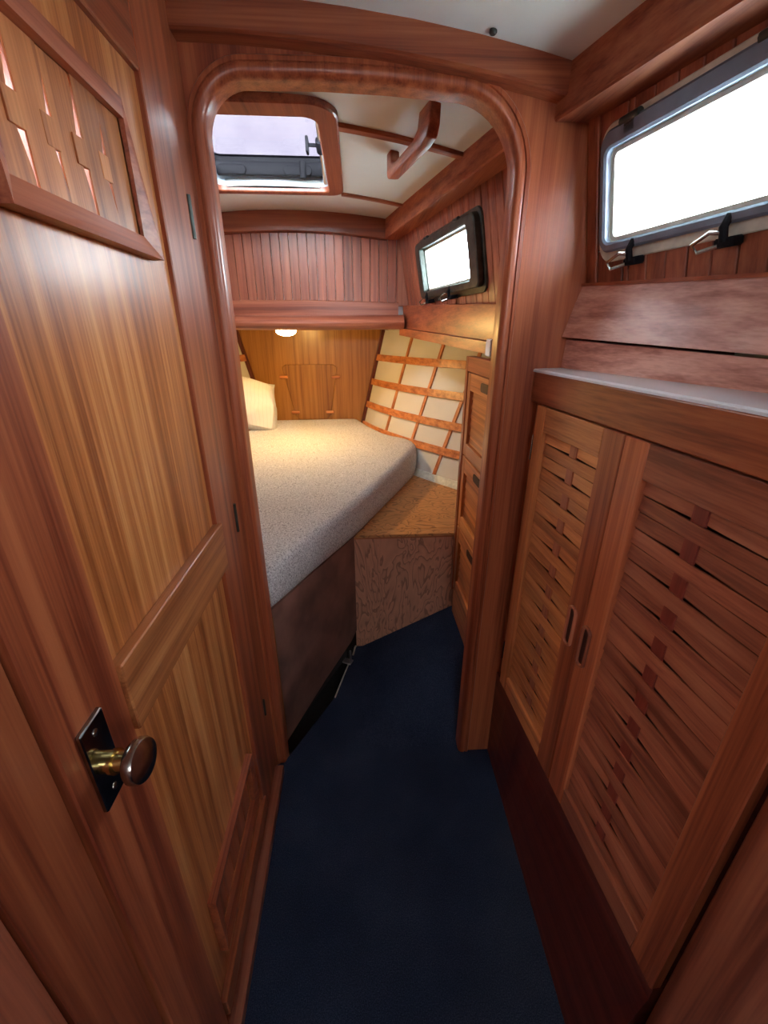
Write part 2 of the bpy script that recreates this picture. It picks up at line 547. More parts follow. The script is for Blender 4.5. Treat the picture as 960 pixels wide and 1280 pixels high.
def trunk_side(F, name, label, holes, plank_from=None):
    ub = sorted(set([.20, 2.62] + [h_[0] for h_ in holes] + [h_[1] for h_ in holes]))
    bm = B()
    for ua, ub_ in zip(ub[:-1], ub[1:]):
        hh = [h_ for h_ in holes if h_[0] <= ua and ub_ <= h_[1]]
        if hh:
            bm.box(F, ua, ub_, 1.43, hh[0][2], -.075, -.012).box(F, ua, ub_, hh[0][3], 1.99, -.075, -.012)
        else:
            bm.box(F, ua, ub_, 1.43, 1.99, -.075, -.012)
    return tag(bm.build(name, M['gel']), label, 'wall', 'structure')


wr = trunk_side(TF, 'wall_right', 'plank-lined cabin side carrying both rectangular portlights', [W1i, W2i])
wz = wood('brown', 'z')


def side_planks(F, par, u0, u1, pitch, wins, vb, vt):
    u = u0
    while u < u1 - 1e-6:
        e = min(u + pitch, u1)
        cuts = [w_ for w_ in wins if w_[0] < e and w_[1] > u]
        segs = [(vb, vt)]
        if cuts:
            segs = [(vb, cuts[0][2]), (cuts[0][3], vt)]
        for a, c in segs:
            B().box(F, u + .0012, e - .0012, a, c, -.013, random.uniform(-.0008, .0008), .0015).build('plank', wz, par)
        u = e


mid1 = (W1o[0] + .012, W1o[1] - .012, W1i[2] - .012, W1i[3] + .012)
mid2 = (W2o[0] + .012, W2o[1] - .012, W2i[2] - .012, W2i[3] + .012)
side_planks(TF, wr, .322, .97, .0452, [mid1], 1.43, 1.90)
B().box(TF, .972, 1.072, 1.43, W1i[2] - .012, -.013, 0, .0015).build('plank', wz, wr)
B().box(TF, .972, 1.072, W1i[3] + .012, 1.90, -.013, 0, .0015).build('plank', wz, wr)
B().box(TF, W1o[1] - .012, 1.072, W1i[2] - .010, W1i[3] + .010, -.013, 0, .0015).build('plank', wz, wr)
B().box(TF, 1.040, 1.072, 1.49, 1.86, 0, .007, .002).build('corner_bead', wood('red', 'z'), wr)
side_planks(TF, wr, 1.115, 2.49, .0458, [mid2], 1.42, 1.92)


def portlight(name, F, o, i, ring_w, frame_mat, flange_mat, label, clamp_u, hinge_u):
    c = F((o[0] + o[1]) / 2, o[2], 0)
    r_ = root(name, c, label, 'window', 'structure')
    B().ring(F, o, .034, i, .014, -.002, .007, .002, 8).build('flange', flange_mat, r_, True)
    s = .012
    B().ring(F, (o[0] + s, o[1] - s, o[2] + s + .006, o[3] - s), .028, i, .014, .006, ring_w, .004, 8).build('frame', frame_mat, r_, True)
    B().ring(F, (i[0] + .001, i[1] - .001, i[2] + .001, i[3] - .001), .013, (i[0] + .008, i[1] - .008, i[2] + .008, i[3] - .008), .010, -.012, .004).build('gasket', M['gasket'], r_)
    B().box(F, i[0] - .004, i[1] + .004, i[2] - .004, i[3] + .004, -.022, -.017).build('pane', M['glass'], r_)
    for u in clamp_u:
        z = i[2] - .018
        cl = B()
        cl.tube([F(u, z + .012, ring_w - .004), F(u, z - .002, ring_w + .006), F(u, z - .022, ring_w + .004)], .0062, 8)
        cl.box(F, u - .016, u + .016, z - .030, z - .016, .002, ring_w + .006, .003)
        cl = cl.build('clamp', M['black'], r_, True)
        B().tube([F(u, z - .010, ring_w + .004), F(u + .012, z - .006, ring_w + .018), F(u + .030, z - .018, ring_w + .030),
                  F(u + .024, z - .030, ring_w + .026), F(u + .004, z - .026, ring_w + .010)], .0032, 6).build('wing_handle', M['nickel'], cl, True)
    for u in hinge_u:
        z = i[3] + .030
        B().tube([F(u - .022, z, .016), F(u + .022, z, .016)], .007, 10).box(F, u - .014, u + .014, z - .022, z, .004, ring_w, .002).build('hinge', M['bronze'], r_, True)
    return r_


portlight('window_1', TF, W1o, W1i, .020, M['alu'], M['gasket'], 'wide grey-framed portlight above the white counter', (.925, .735), (.945, .70))
portlight('window_2', TF, W2o, W2i, .030, M['bronze'], M['bronze'], 'dark bronze-framed portlight over the berth shelf', (2.09, 1.83), (2.06, 1.74))

# carlin beams under the deck edge
def carlin(pa, pb, h_, th, name, label):
    """vertical board, inner face from pa to pb (x, y); top at the ceiling"""
    (xa, ya), (xb, yb) = pa, pb
    lo = []
    for i in range(7):
        t = i / 6; x = xa + (xb - xa) * t; y = ya + (yb - ya) * t; z = ceil_z(x) + .006
        hh = h_[0] + (h_[1] - h_[0]) * t
        lo.append([(x, y, z), (x, y, z - hh + .004), (x + .003, y, z - hh), (x + th, y, z - hh), (x + th, y, z - .005)])
    return tag(B().loft(lo).build(name, wood('beam', 'y')), label, 'beam', 'structure')


carlin((.414, 1.078), (.70, -.42), (.086, .086), .085, 'trim_3', 'heavy teak deck-edge beam above the wide portlight')
carlin((.160, 2.50), (.410, 1.112), (.090, .070), .085, 'trim_4', 'long teak deck-edge beam over the berth portlight')
carlin((-.772, 2.50), (-1.022, 1.112), (.090, .070), -.085, 'trim_5', 'teak deck-edge beam on the far side behind the bulkhead')

# ------------------------------------------------------------------ trunk front (planked) with shelf and rounded beam
bm = B().box(TR, -.90, .36, 1.45, 1.99, -.06, -.013)
wb = tag(bm.build('wall_front', M['gel']), 'narrow-plank wall above the head of the berth', 'wall', 'structure')
u = -.86
while u < .235:
    B().box(TR, u + .0012, u + .0440, 1.545, 1.905, -.014, random.uniform(-.001, .001), .0015).build('plank', wz, wb)
    u += .0452
B().box(TR, .232, .300, 1.545, 1.90, -.014, .004, .002).build('plank', wz, wb)
lo = []
for i in range(15):
    x = -.86 + (.17 + .86) * i / 14; z = ceil_z(x)
    lo.append([(x, 2.502, z + .004), (x, 2.502, z - .088), (x, 2.476, z - .086), (x, 2.472, z - .082), (x, 2.472, z + .004)])
B().loft(lo).build('header_board', wood('red', 'x'), wb)

sh = root('overhead_shelf', (XC, 2.5, 1.44), 'rounded teak shelf edge spanning the head of the berth', 'shelf')
lo = []
for i in range(13):
    x = -.88 + (.235 + .88) * i / 12; z = .010 * (1 - ((x - XC) / .55) ** 2)
    lo.append([(x, 2.505, 1.480 + z), (x, 2.505, 1.562 + z), (x, 2.474, 1.562 + z), (x, 2.470, 1.558 + z), (x, 2.470, 1.480 + z)])
B().loft(lo).build('fiddle_board', wood('brown', 'x'), sh)
lo = []
pr = [(2.51, .070), (2.47, .070), (2.440, .064), (2.418, .050), (2.410, .032), (2.416, .014), (2.432, .003), (2.455, 0), (2.51, 0)]
for i in range(17):
    x = -.88 + (.262 + .88) * i / 16
    bow = .022 * (1 - ((x - XC) / .56) ** 2)
    lo.append([(x, y - bow, 1.434 + zz - bow * .22) for y, zz in pr])
B().loft(lo).build('rounded_beam', wood('brown', 'x'), sh, True)
B().prism(WORLD, [(-.98, 2.49), (.38, 2.49), (.25, 3.26), (-.86, 3.26)], 1.436, 1.452).build('soffit', wood('gold', 'y'), sh)

# dome lamp under the shelf
LX, LY = -.374, 2.560
lp = root('dome_lamp', (LX, LY, 1.436), 'glowing warm dome lamp under the rounded shelf edge', 'lamp')
B().lathe((LX, LY, 1.437), (0, 0, -1), [(0, .064), (.006, .064), (.009, .058), (.0091, .01)], 32).build('base', M['brass'], lp, True)
B().lathe((LX, LY, 1.4305), (0, 0, -1), [(0, .055), (.010, .054), (.020, .045), (.027, .030), (.031, .012), (.0315, 0)], 32).build('dome', M['lamp'], lp, True)

# ------------------------------------------------------------------ headboard bulkhead
hb_poly = [(-1.0, .40), (-1.0, 1.46), (.40, 1.46), (.40, .40)]
wh = tag(B().prism(HB, hb_poly, -.03, 0).build('wall_headboard', wood('gold', 'z')), 'golden plywood bulkhead at the head of the berth', 'bulkhead', 'structure')
cov = B().prism(HB, [(-.525, 1.185), (-.50, 1.205), (-.16, 1.205), (-.132, 1.185), (-.190, .850), (-.215, .815), (-.43, .815), (-.455, .850)], .0005, .010, .003).build('access_cover', wood('gold', 'z'), wh)
for x, z in ((-.517, 1.121), (-.142, 1.119), (-.195, .868), (-.451, .868)):
    B().box(HB, x - .030, x + .030, z - .010, z + .010, .002, .020, .005, 2).build('turn_button', wood('honey', 'x'), wh)
B().box(HB, .190, .235, 1.28, 1.44, -.002, .016, .003).build('cleat', wood('dark', 'z'), wh)


# ------------------------------------------------------------------ hull sides beside the berth
def S(y, z):
    t = 3.25 - y
    return .057 + .2825 * t + .274 * t * t + (.238 + .1 * t) * (z - .8)


def hull_pt(y, z, off, mir):
    t = 3.25 - y
    sy = -(.2825 + .548 * t + .1 * (z - .8)); sz = .238 + .1 * t
    nrm = Vector((-1, sy, sz)).normalized()
    p = Vector((S(y, z), y, z)) + nrm * off
    if mir:
        p.x = 2 * XC - p.x
    return p


def patch(y0, y1, z0, z1, w0, w1, mir, n=1):
    bm = B()
    for k in range(n):
        ya = y0 + (y1 - y0) * k / n; yb = y0 + (y1 - y0) * (k + 1) / n
        q = [(ya, z0), (yb, z0), (yb, z1), (ya, z1)]
        bm.hexa([hull_pt(a, c, w0, mir) for a, c in q] + [hull_pt(a, c, w1, mir) for a, c in q])
    return bm


YST = [3.25, 2.87, 2.61, 2.385, 2.165, 1.95]
ZB = [1.25, 1.085, .925, .78]
for mir, nm, lab in ((False, 'wall_starboard', 'white-panelled hull side with a teak batten grid beside the berth'),
                     (True, 'wall_port', 'white-panelled hull side with teak battens behind the pillow')):
    ygr = [1.0 + .15 * i for i in range(16)]
    hw_ = tag(B().grid([[hull_pt(y, z, -.040, mir) for z in (.30, .6, .9, 1.2, 1.47)] for y in ygr]).build(nm, M['gel'], smooth=True), lab, 'hull side', 'structure')
    md = hw_.modifiers.new('thick', 'SOLIDIFY'); md.thickness = .02; md.offset = 0
    zs = [1.435] + ZB + [.59]
    for ya, yb in zip(YST[:-1], YST[1:]):
        for za, zb_ in zip(zs[:-1], zs[1:]):
            patch(yb + .002, ya - .002, zb_ + .002, za - .002, -.012, random.uniform(.0, .002), mir, 2).build('panel', M['hull'], hw_)
    for y in YST[1:]:
        patch(y - .0085, y + .0085, .60, 1.43, -.001, .010, mir).build('upright_batten', wood('honey', 'z'), hw_)
    patch(3.226, 3.247, .75, 1.43, -.001, .022, mir).build('corner_cleat', wood('dark', 'z'), hw_)
    for z in ZB:
        patch(1.93, 3.236, z - .021, z + .021, -.001, .019, mir, 6).build('batten', wood('honey', 'y'), hw_)
    if not mir:
        bm = B()
        for k in range(6):
            ya = 2.12 + .085 * k; yb = ya + .085
            a0, a1 = hull_pt(ya, .60, .026, mir), hull_pt(yb, .60, .026, mir)
            c0, c1 = hull_pt(ya, .64, .012, mir), hull_pt(yb, .64, .012, mir)
            d0, d1 = hull_pt(ya, .60, -.004, mir), hull_pt(yb, .60, -.004, mir)
            e0, e1 = hull_pt(ya, .64, -.004, mir), hull_pt(yb, .64, -.004, mir)
            bm.hexa([d0, d1, e1, e0, a0, a1, c1, c0])
        bm.build('cove_strip', M['gasket'], hw_)

# side shelf under the starboard portlight
ss = root('side_shelf', (.42, 1.9, 1.40), 'white side shelf with a teak edge below the bronze portlight', 'shelf')
def sl(y): return (.245 + (2.5 - y) * .170, 1.440 - (2.5 - y) * .047)   # inner edge: x, z top
bm = B(); lo = []; l2 = []; l3 = []
for i in range(9):
    y = 2.50 - (2.50 - 1.12) * i / 8; x, z = sl(y)
    lo.append([(x, y, z), (x, y, z - .036), (x + .022, y, z - .036), (x + .022, y, z + .0)])
    xo = TF(y, 1.44, 0).x + .01
    l2.append([(x + .012, y, z - .018), (xo, y, z - .012), (xo, y, z - .002), (x + .012, y, z - .004)])
    xb = TF(y, 1.55, 0).x
    l3.append([(xb - .022 + .02, y, z - .004), (xb - .022, y, z + .002), (xb - .026, y, z + .110), (xb + .004, y, z + .112)])
B().loft(lo).build('shelf_edge', wood('red', 'y'), ss)
B().loft(l2).build('shelf_board', M['cream'], ss)
B().loft(l3).build('back_board', wood('red', 'y'), ss)
x, z = sl(1.42)
B().box(WORLD, x - .006, x + .03, 1.40, 1.45, z - .042, z + .010, .003).build('bracket', M['gel'], ss)

# outer hull shell (keeps daylight out of the bilge)
hs = B().box(WORLD, -2.25, 2.0, -2.8, 3.45, -.20, -.16).box(WORLD, -2.25, -2.21, -.47, 3.45, -.2, 1.47).box(WORLD, 1.9, 1.94, -.47, 3.45, -.2, 1.47)
hs.box(WORLD, 1.27, 1.94, -.47, .25, 1.45, 1.475)
hs.box(WORLD, -2.25, -1.5, .18, .22, -.2, 1.47)
hs.box(WORLD, -2.25, 1.94, 3.40, 3.45, -.2, 1.47).box(WORLD, -2.25, -1.45, -.47, -.43, -.2, 1.47).box(WORLD, 1.28, 1.94, -.47, -.43, -.2, 1.47)
hs.box(WORLD, -2.25, -1.2, 1.075, 1.11, -.16, 1.47).box(WORLD, -1.52, 1.3, -2.78, -2.70, -.2, .1)
tag(hs.build('wall_hull_shell', M['gel']), 'outer hull skin around the cabin', 'hull', 'structure')

# side decks outside the trunk, closing the hull
dk = B().prism(WORLD, [(.74, .20), (.585, 1.10), (.345, 2.45), (.20, 2.53), (.20, 3.35), (1.9, 3.35), (1.9, .20)], 1.455, 1.475)
tag(dk.build('deck_starboard', M['gel']), 'white side deck outside the starboard cabin side', 'deck', 'structure')
dk = B().prism(WORLD, [(2 * XC - x, y) for x, y in [(.585, 1.10), (.345, 2.45), (.20, 2.53), (.20, 3.35), (1.9, 3.35), (1.9, 1.10)]], 1.455, 1.475)
tag(dk.build('deck_port', M['gel']), 'white side deck outside the port cabin side', 'deck', 'structure')

# port side of the fore cabin (behind the bulkhead)
wfp = trunk_side(TFP, 'wall_far_port', 'far cabin side hidden behind the bulkhead', [])
side_planks(TFP, wfp, 1.115, 2.49, .0458, [], 1.42, 1.92)
bm = B().prism(WORLD, [(-1.6, 1.08), (-.95, 1.08), (-.83, 2.52), (-1.5, 2.52)], 1.40, 1.42)
tag(bm.build('far_shelf', wood('red', 'y')), 'teak shelf along the far hull behind the bulkhead', 'shelf')

# ------------------------------------------------------------------ berth
def hx(y, z, off=.02, mir=False):
    return hull_pt(y, z, off, mir).x


edge = [(-.300, 1.115), (-.160, 1.392), (-.015, 1.660), (.10, 1.915), (.21, 2.16), (.315, 2.40)]
tip = [(.352, 2.485), (.372, 2.545), (.370, 2.60), (.352, 2.66)]
star = [(hx(y, .70, .028), y) for y in (2.76, 2.86, 2.96, 3.06, 3.16, 3.235)]
port = [(max(-1.22, hx(y, .70, .028, True)), y) for y in (3.235, 3.1, 2.95, 2.8, 2.6, 2.4, 2.2, 2.0, 1.8, 1.5)]
outl = edge + tip + star + port + [(-1.22, 1.115)]


def subdiv(p, d=.035):
    out = []
    for (a, b_) in zip(p, p[1:] + p[:1]):
        L = math.hypot(b_[0] - a[0], b_[1] - a[1]); k = max(1, int(L / d))
        out += [(a[0] + (b_[0] - a[0]) * i / k, a[1] + (b_[1] - a[1]) * i / k) for i in range(k)]
    for _ in range(2):
        out = [((out[i - 1][0] + 2 * out[i][0] + out[(i + 1) % len(out)][0]) / 4,
                (out[i - 1][1] + 2 * out[i][1] + out[(i + 1) % len(out)][1]) / 4) for i in range(len(out))]
    return out


def inset(p, d):
    out = []
    for i in range(len(p)):
        a, c = Vector(p[i - 1]), Vector(p[(i + 1) % len(p)])
        t = (c - a).normalized(); out.append((p[i][0] - t.y * d, p[i][1] + t.x * d))
    return out


def top_z(x, y):
    return .738 + .040 * (y - 1.15) + .004 * math.sin(3 * x + 1) * math.sin(2.2 * y)


po = subdiv(outl)
loops = [[(x, y, .601) for x, y in inset(po, .03)], [(x, y, .604) for x, y in inset(po, .008)], [(x, y, .615) for x, y in po]]
for f_ in (.35, .7):
    loops.append([(x, y, .615 + (top_z(x, y) - .040 - .615) * f_) for x, y in inset(po, -.004)])
for a in (0, 22, 45, 68, 90):
    r_ = math.radians(a); d = .036 * (1 - math.cos(r_))
    loops.append([(x, y, top_z(x, y) - .036 + .036 * math.sin(r_)) for x, y in inset(po, d)])
loops.append([(x, y, top_z(x, y) + .002) for x, y in inset(po, .07)])
mt = tag(B().loft(loops).build('mattress', M['fabric'], smooth=True), 'grey heathered berth mattress with a tapered corner', 'mattress')

bb_ = root('berth_base', (-.4, 1.9, -.08), 'worn dark plywood berth base under the mattress', 'bed base')
pA, pB = Vector((-.300, 1.122, 0)), Vector((-.024, 1.662, 0))
d_ = (pB - pA)
SF = Fr(pA, d_.normalized(), (0, 0, 1), (d_.normalized().y, -d_.normalized().x, 0))
L = d_.length
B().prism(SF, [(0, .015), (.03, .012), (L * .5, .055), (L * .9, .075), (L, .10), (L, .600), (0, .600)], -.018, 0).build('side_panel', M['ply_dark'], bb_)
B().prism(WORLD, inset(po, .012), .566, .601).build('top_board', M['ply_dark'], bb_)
B().box(SF, 0, L, -.08, .60, -.09, -.06).build('inner_bearer', M['gap_dark'], bb_)
B().box(SF, .012, .028, .06, .575, 0, .004, .001).build('edge_strip', wood('gold', 'z'), bb_)
pb = B().box(SF, L - .150, L - .118, .022, .030, -.002, .040, .002).tube([SF(L - .134, .028, .034), SF(L - .134, .092, .034)], .0042, 8)
pb.build('barrel_bolt', M['steel'], bb_, True)

# ------------------------------------------------------------------ plywood step box
sb = root('step_box', (.2, 1.66, 0), 'rotary-grain plywood step box beside the berth', 'step')
B().box(WORLD, -.028, .55, 1.663, 1.681, -.06, .594, .001).build('front_panel', M['ply_front'], sb)
B().prism(WORLD, [(-.020, 1.657), (.60, 1.657), (.60, 1.712), (.004, 1.712)], .594, .607, .0015).build('lid_front_strip', M['ply_lid'], sb)
lid = [(.008, 1.716), (.60, 1.716), (.60, 2.10)] + [(hx(y, .6, .0), y) for y in (2.22, 2.30, 2.40, 2.50, 2.58)] + [(.34, 2.55), (.30, 2.40), (.11, 1.96)]
B().prism(WORLD, lid, .594, .606, .0015).build('lid', M['ply_lid'], sb)
B().box(WORLD, -.026, .55, 1.6615, 1.664, .586, .594).build('edge_lip', wood('honey', 'x'), sb)

# ------------------------------------------------------------------ pillow
bm = bmesh.new()
bmesh.ops.create_cube(bm, size=2)
bmesh.ops.subdivide_edges(bm, edges=list(bm.edges), cuts=15, use_grid_fill=True)
for v in bm.verts:
    x, y, z = v.co
    ax, az = abs(x), abs(z)
    k = (1 - ax ** 4) * (1 - az ** 4)
    th = .085 * (max(k, 0) ** .42) + .004
    px = x * .31 * (1 - .05 * (1 - az ** 2)); pz = z * .185 * (1 - .06 * (1 - ax ** 2))
    wr_ = (.009 * math.sin(9 * x - 6 * z + 2.2 * math.sin(4 * z + x)) + .006 * math.sin(17 * x + 7 * z + 1.5 * math.sin(6 * z))) * (max(k, 0) ** .35) + .012 * math.sin(5 * x - 7 * z) * max(k, 0)
    v.co = (px + .012 * math.sin(3 * z + x * 2), y * th + (wr_ if y < 0 else 0), pz + .016 * math.sin(4 * x + 1) - .03 * max(0, x - .5) * (1 if z > 0 else -.6))
rot = Matrix.Rotation(math.radians(24), 4, 'Z') @ Matrix.Rotation(math.radians(-24), 4, 'X') @ Matrix.Rotation(math.radians(9), 4, 'Y')
bmesh.ops.transform(bm, verts=bm.verts, matrix=Matrix.Translation((-.835, 2.93, .985)) @ rot)
bb = B(); bb.bm = bm
tag(bb.build('pillow', M['cotton'], smooth=True), 'white striped pillow leaning at the head of the berth', 'pillow')


# ------------------------------------------------------------------ woven panel doors
def woven(F, par, u0, u1, v0, v1, n, us, sw, amp, wmid, matname, strip_mat):
    """n horizontal slats woven over and under one vertical strip at us"""
    p = (v1 - v0) / n
    for k in range(n):
        va = v1 - (k + 1) * p; vb = v1 - k * p
        sgn = -1 if k % 2 == 0 else 1
        lo = []
        for t in (0, .2, .4, .5, .6, .8, 1):
            pass
        for u in (u0, u0 + (us - sw - u0) * .5, us - sw * 1.6, us - sw * .6, us + sw * .6, us + sw * 1.6, u1 - (u1 - us - sw) * .5, u1):
            g = math.exp(-((u - us) / (sw * 2.2)) ** 2)
            w = wmid + sgn * amp * g
            tilt = .0016 * (1 - g)
            lo.append([F(u, va + .0019, w - .004), F(u, vb - .0019, w - .004), F(u, vb - .0019, w - tilt), F(u, va + .0019, w + tilt)])
        B().loft(lo).build('slat', wood(matname, 'y'), par)
    B().box(F, us - sw / 2, us + sw / 2, v0 - .004, v1 + .004, wmid - .004, wmid + .0002, .0005).build('weave_strip', strip_mat, par)


def locker_door(F, par, u0, u1, v0, v1, su0, su1, rb, rt, n, us, fmat, smat, name='door'):
    """far stile is on the high-u side"""
    d = B().box(F, u0, u0 + su0, v0, v1, 0, .020, .0018).build(name, wood(fmat, 'z'), par)
    B().box(F, u1 - su1, u1, v0, v1, 0, .020, .0018).build('stile', wood(smat if smat == 'honey' else fmat, 'z'), d)
    B().box(F, u0 + su0 + .0002, u1 - su1 - .0002, v1 - rt, v1, 0, .0195, .0012).build('rail', wood(smat, 'y'), d)
    B().box(F, u0 + su0 + .0002, u1 - su1 - .0002, v0, v0 + rb, 0, .0195, .0012).build('rail', wood(smat, 'y'), d)
    woven(F, d, u0 + su0 - .004, u1 - su1 + .004, v0 + rb - .002, v1 - rt + .002, n, us, .026, .0032, .009, smat, wood('crimson' if smat == 'brown' else 'brown', 'z'))
    return d


def finger_pull(F, par, u, v, hw, hh):
    r_ = B().ring(F, (u - hw - .007, u + hw + .007, v - hh - .007, v + hh + .007), hw + .0068, (u - hw, u + hw, v - hh, v + hh), hw - .0002, .018, .0255, .0018, 8).build('pull', wood('brown', 'z'), par, True)
    B().prism(F, rrect(u - hw - .001, u + hw + .001, v - hh - .001, v + hh + .001, hw, 8), .0195, .0206).build('pull_recess', M['pull'], par)
    return r_


# ------------------------------------------------------------------ hanging locker
hl = root('hanging_locker', (.6, .7, 0), 'teak hanging locker with two woven-slat doors below the white counter', 'locker')
B().box(CF, 1.034, 1.076, 0, 1.262, -.02, .000, .001).build('frame_stile', wood('red', 'z'), hl)
B().box(CF, .322, 1.071, 1.260, 1.330, -.02, .020, .003, 2).build('top_rail', wood('red', 'y'), hl)
P = []
for i in range(9):
    y = .322 + (1.072 - .322) * i / 8
    top = CF(y, .372, .012); xb = .4265 + (y - .397) * (.452 - .4265) / (1.095 - .397)
    P.append([(top.x + .05, y, .372), (top.x, y, .372), (top.x, y, .335), (xb, y, -.02), (xb + .05, y, -.02)])
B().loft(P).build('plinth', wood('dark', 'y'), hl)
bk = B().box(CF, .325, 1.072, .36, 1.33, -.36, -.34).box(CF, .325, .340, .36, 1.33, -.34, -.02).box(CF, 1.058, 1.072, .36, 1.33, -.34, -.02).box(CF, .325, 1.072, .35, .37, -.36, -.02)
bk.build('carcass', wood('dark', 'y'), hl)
dA = locker_door(CF, hl, .6975, 1.030, .377, 1.257, .060, .043, .055, .058, 26, .862, 'red', 'honey')
dA['label'] = 'honey-toned woven-slat locker door with oval pull'
dB = locker_door(CF, hl, .3215, .6945, .377, 1.257, .054, .060, .055, .060, 26, .520, 'red', 'brown')
finger_pull(CF, dA, .733, .826, .0085, .044)
finger_pull(CF, dB, .676, .816, .0085, .044)
for z in (1.15, .50):
    B().box(CF, 1.031, 1.040, z - .032, z + .032, .0, .016, .002).tube([CF(1.034, z - .032, .018), CF(1.034, z + .032, .018)], .0035, 8).build('hinge', M['nickel'], hl, True)

# counter and backing boards
ys_c = [.322 + (1.0755 - .322) * i / 6 for i in range(7)]
lo = []
for y in ys_c:
    f_ = CF(y, 0, .021).x; bk_x = .506 + .174 * (1.075 - y) + .012
    lo.append([(f_, y, 1.330), (f_, y, 1.334), (f_ + .003, y, 1.337), (bk_x, y, 1.339), (bk_x, y, 1.330)])
ct = tag(B().loft(lo).build('counter_top', M['laminate']), 'glossy white counter top over the hanging locker', 'counter')
bs = root('backing_boards', (.56, .7, 1.339), 'two overlapping pinkish teak boards behind the white counter', 'panelling')
BKF = Fr((.506 + .174 * 1.075, 0, 0), (-.174, 1, 0), (0, 0, 1), (-1, -.174, 0))
def brd(v0a, v0b, v1a, v1b, w0, w1, th, m_):
    """board from y=.17 to y=1.074; bottom/top heights at aft (a) and fore (b) ends; w at bottom/top"""
    q = [(.322, v0a + (v0b - v0a) * .168, w0), (1.073, v0b, w0), (1.073, v1b, w1), (.322, v1a + (v1b - v1a) * .168, w1)]
    bm_ = B().hexa([BKF(u_, v_, w_ - th) for u_, v_, w_ in q] + [BKF(u_, v_, w_) for u_, v_, w_ in q])
    return bm_
brd(1.334, 1.336, 1.366, 1.403, .0, -.004, .02, None).build('board', wood('pale', 'y'), bs)
brd(1.372, 1.409, 1.468, 1.520, .010, -.024, .02, None).build('board', wood('pale', 'y'), bs)
q = [(.322, 1.4746, -.045), (1.073, 1.517, -.045), (1.073, 1.517, -.019), (.322, 1.4746, -.019)]
B().hexa([BKF(u_, v_, w_) for u_, v_, w_ in q] + [BKF(u_, v_ + .006, w_) for u_, v_, w_ in q]).build('cap_strip', wood('red', 'y'), bs)

# near post of the aft doorway
tag(B().box(WORLD, .473, 1.30, .200, .3205, 0, 1.95, .045, 6).build('trim_6', wood('brown', 'z'), smooth=True), 'rounded teak post beside the woven locker door', 'post', 'structure')

# ------------------------------------------------------------------ corner locker in the fore cabin
cl = root('corner_locker', (.6, 1.4, .2), 'narrow teak corner locker with three slatted doors behind the doorway', 'locker')
bm = B().box(WORLD, .445, .95, 1.112, 1.655, .16, 1.330, .002)
bm.build('carcass', wood('red', 'z'), cl)
B().box(NF, 1.632, 1.664, .33, 1.338, -.03, .004, .002).build('frame_stile', wood('red', 'z'), cl)
B().box(NF, 1.112, 1.632, 1.286, 1.338, -.03, .004, .002).build('top_rail', wood('red', 'y'), cl)
B().box(NF, 1.112, 1.632, .16, .345, -.03, -.004, .002).build('toe_panel', wood('honey', 'y'), cl)
for v0, v1 in ((.972, 1.282), (.664, .966), (.350, .658)):
    d = B().box(NF, 1.14, 1.18, v0, v1, -.025, .0, .0015).build('door', wood('honey', 'z'), cl)
    B().box(NF, 1.592, 1.630, v0, v1, -.025, .0, .0015).build('stile', wood('honey', 'z'), d)
    B().box(NF, 1.18, 1.592, v1 - .062, v1, -.025, -.0005, .0015).build('rail', wood('honey', 'y'), d)
    B().box(NF, 1.18, 1.592, v0, v0 + .05, -.025, -.0005, .0015).build('rail', wood('honey', 'y'), d)
    k = 6; a, c = v0 + .05, v1 - .062
    for i in range(k):
        zz = a + (c - a) * i / k; z2 = a + (c - a) * (i + 1) / k
        q = [(1.178, zz + .001, -.010), (1.594, zz + .001, -.010), (1.594, z2 - .001, -.014), (1.178, z2 - .001, -.014)]
        B().hexa([NF(u_, v_, w_ - .008) for u_, v_, w_ in q] + [NF(u_, v_, w_) for u_, v_, w_ in q]).build('slat', wood('honey', 'y'), d)
    B().prism(NF, rrect(1.36, 1.45, v1 - .047, v1 - .018, .012, 4), -.0008, .0022).build('pull', M['pull'], d)

# ------------------------------------------------------------------ left side: door to the head compartment
wl = B()
wl.box(LF, .998, 1.077, 0, 1.975, -.045, -.002, .001)
wl.box(LF, .225, 1.0, 1.940, 1.975, -.045, -.002)
wl.box(LF, .226, .3135, 0, 1.975, -.045, -.008, .001)
tag(wl.build('wall_left', wood('red', 'z')), 'teak door frame on the passage side', 'wall', 'structure')
tag(B().box(WORLD, -1.50, -.306, .105, .2265, 0, 1.975, .030, 5).build('wall_left_near', wood('brown', 'z'), smooth=True), 'rounded end of the teak partition beside the door frame', 'wall', 'structure')
tag(B().box(LF, .30, 1.035, 0, .034, -.02, .027, .003, 2).build('baseboard_left', wood('brown', 'y')), 'teak sill strip along the foot of the panelled door', 'sill', 'structure')

dr = root('door_1', (-.31, .66, .04), 'varnished teak cabin door with nickel knob and woven vent', 'door', 'structure')
B().box(LF, .862, .997, .04, 1.936, -.032, 0, .002).build('stile', wood('red', 'z'), dr)
B().box(LF, .317, .436, .04, 1.936, -.032, 0, .002).build('stile', wood('red', 'z'), dr)
B().box(LF, .436, .862, 1.778, 1.936, -.032, 0, .002).build('top_rail', wood('red', 'y'), dr)
GO, GI = (.473, .806, 1.525, 1.722), (.497, .776, 1.553, 1.693)
VO, VI = (.490, .815, .200, .380), (.512, .793, .222, .362)
bm = B()
a, c, w0, w1 = .436, .862, -.030, -.009
for box_ in ((a, c, .04, VI[2]), (a, VI[0], VI[2], VI[3]), (VI[1], c, VI[2], VI[3]), (a, c, VI[3], GI[2]),
             (a, GI[0], GI[2], GI[3]), (GI[1], c, GI[2], GI[3]), (a, c, GI[3], 1.778)):
    bm.box(LF, *box_, w0, w1)
bm.build('panel', wood('door', 'z'), dr)
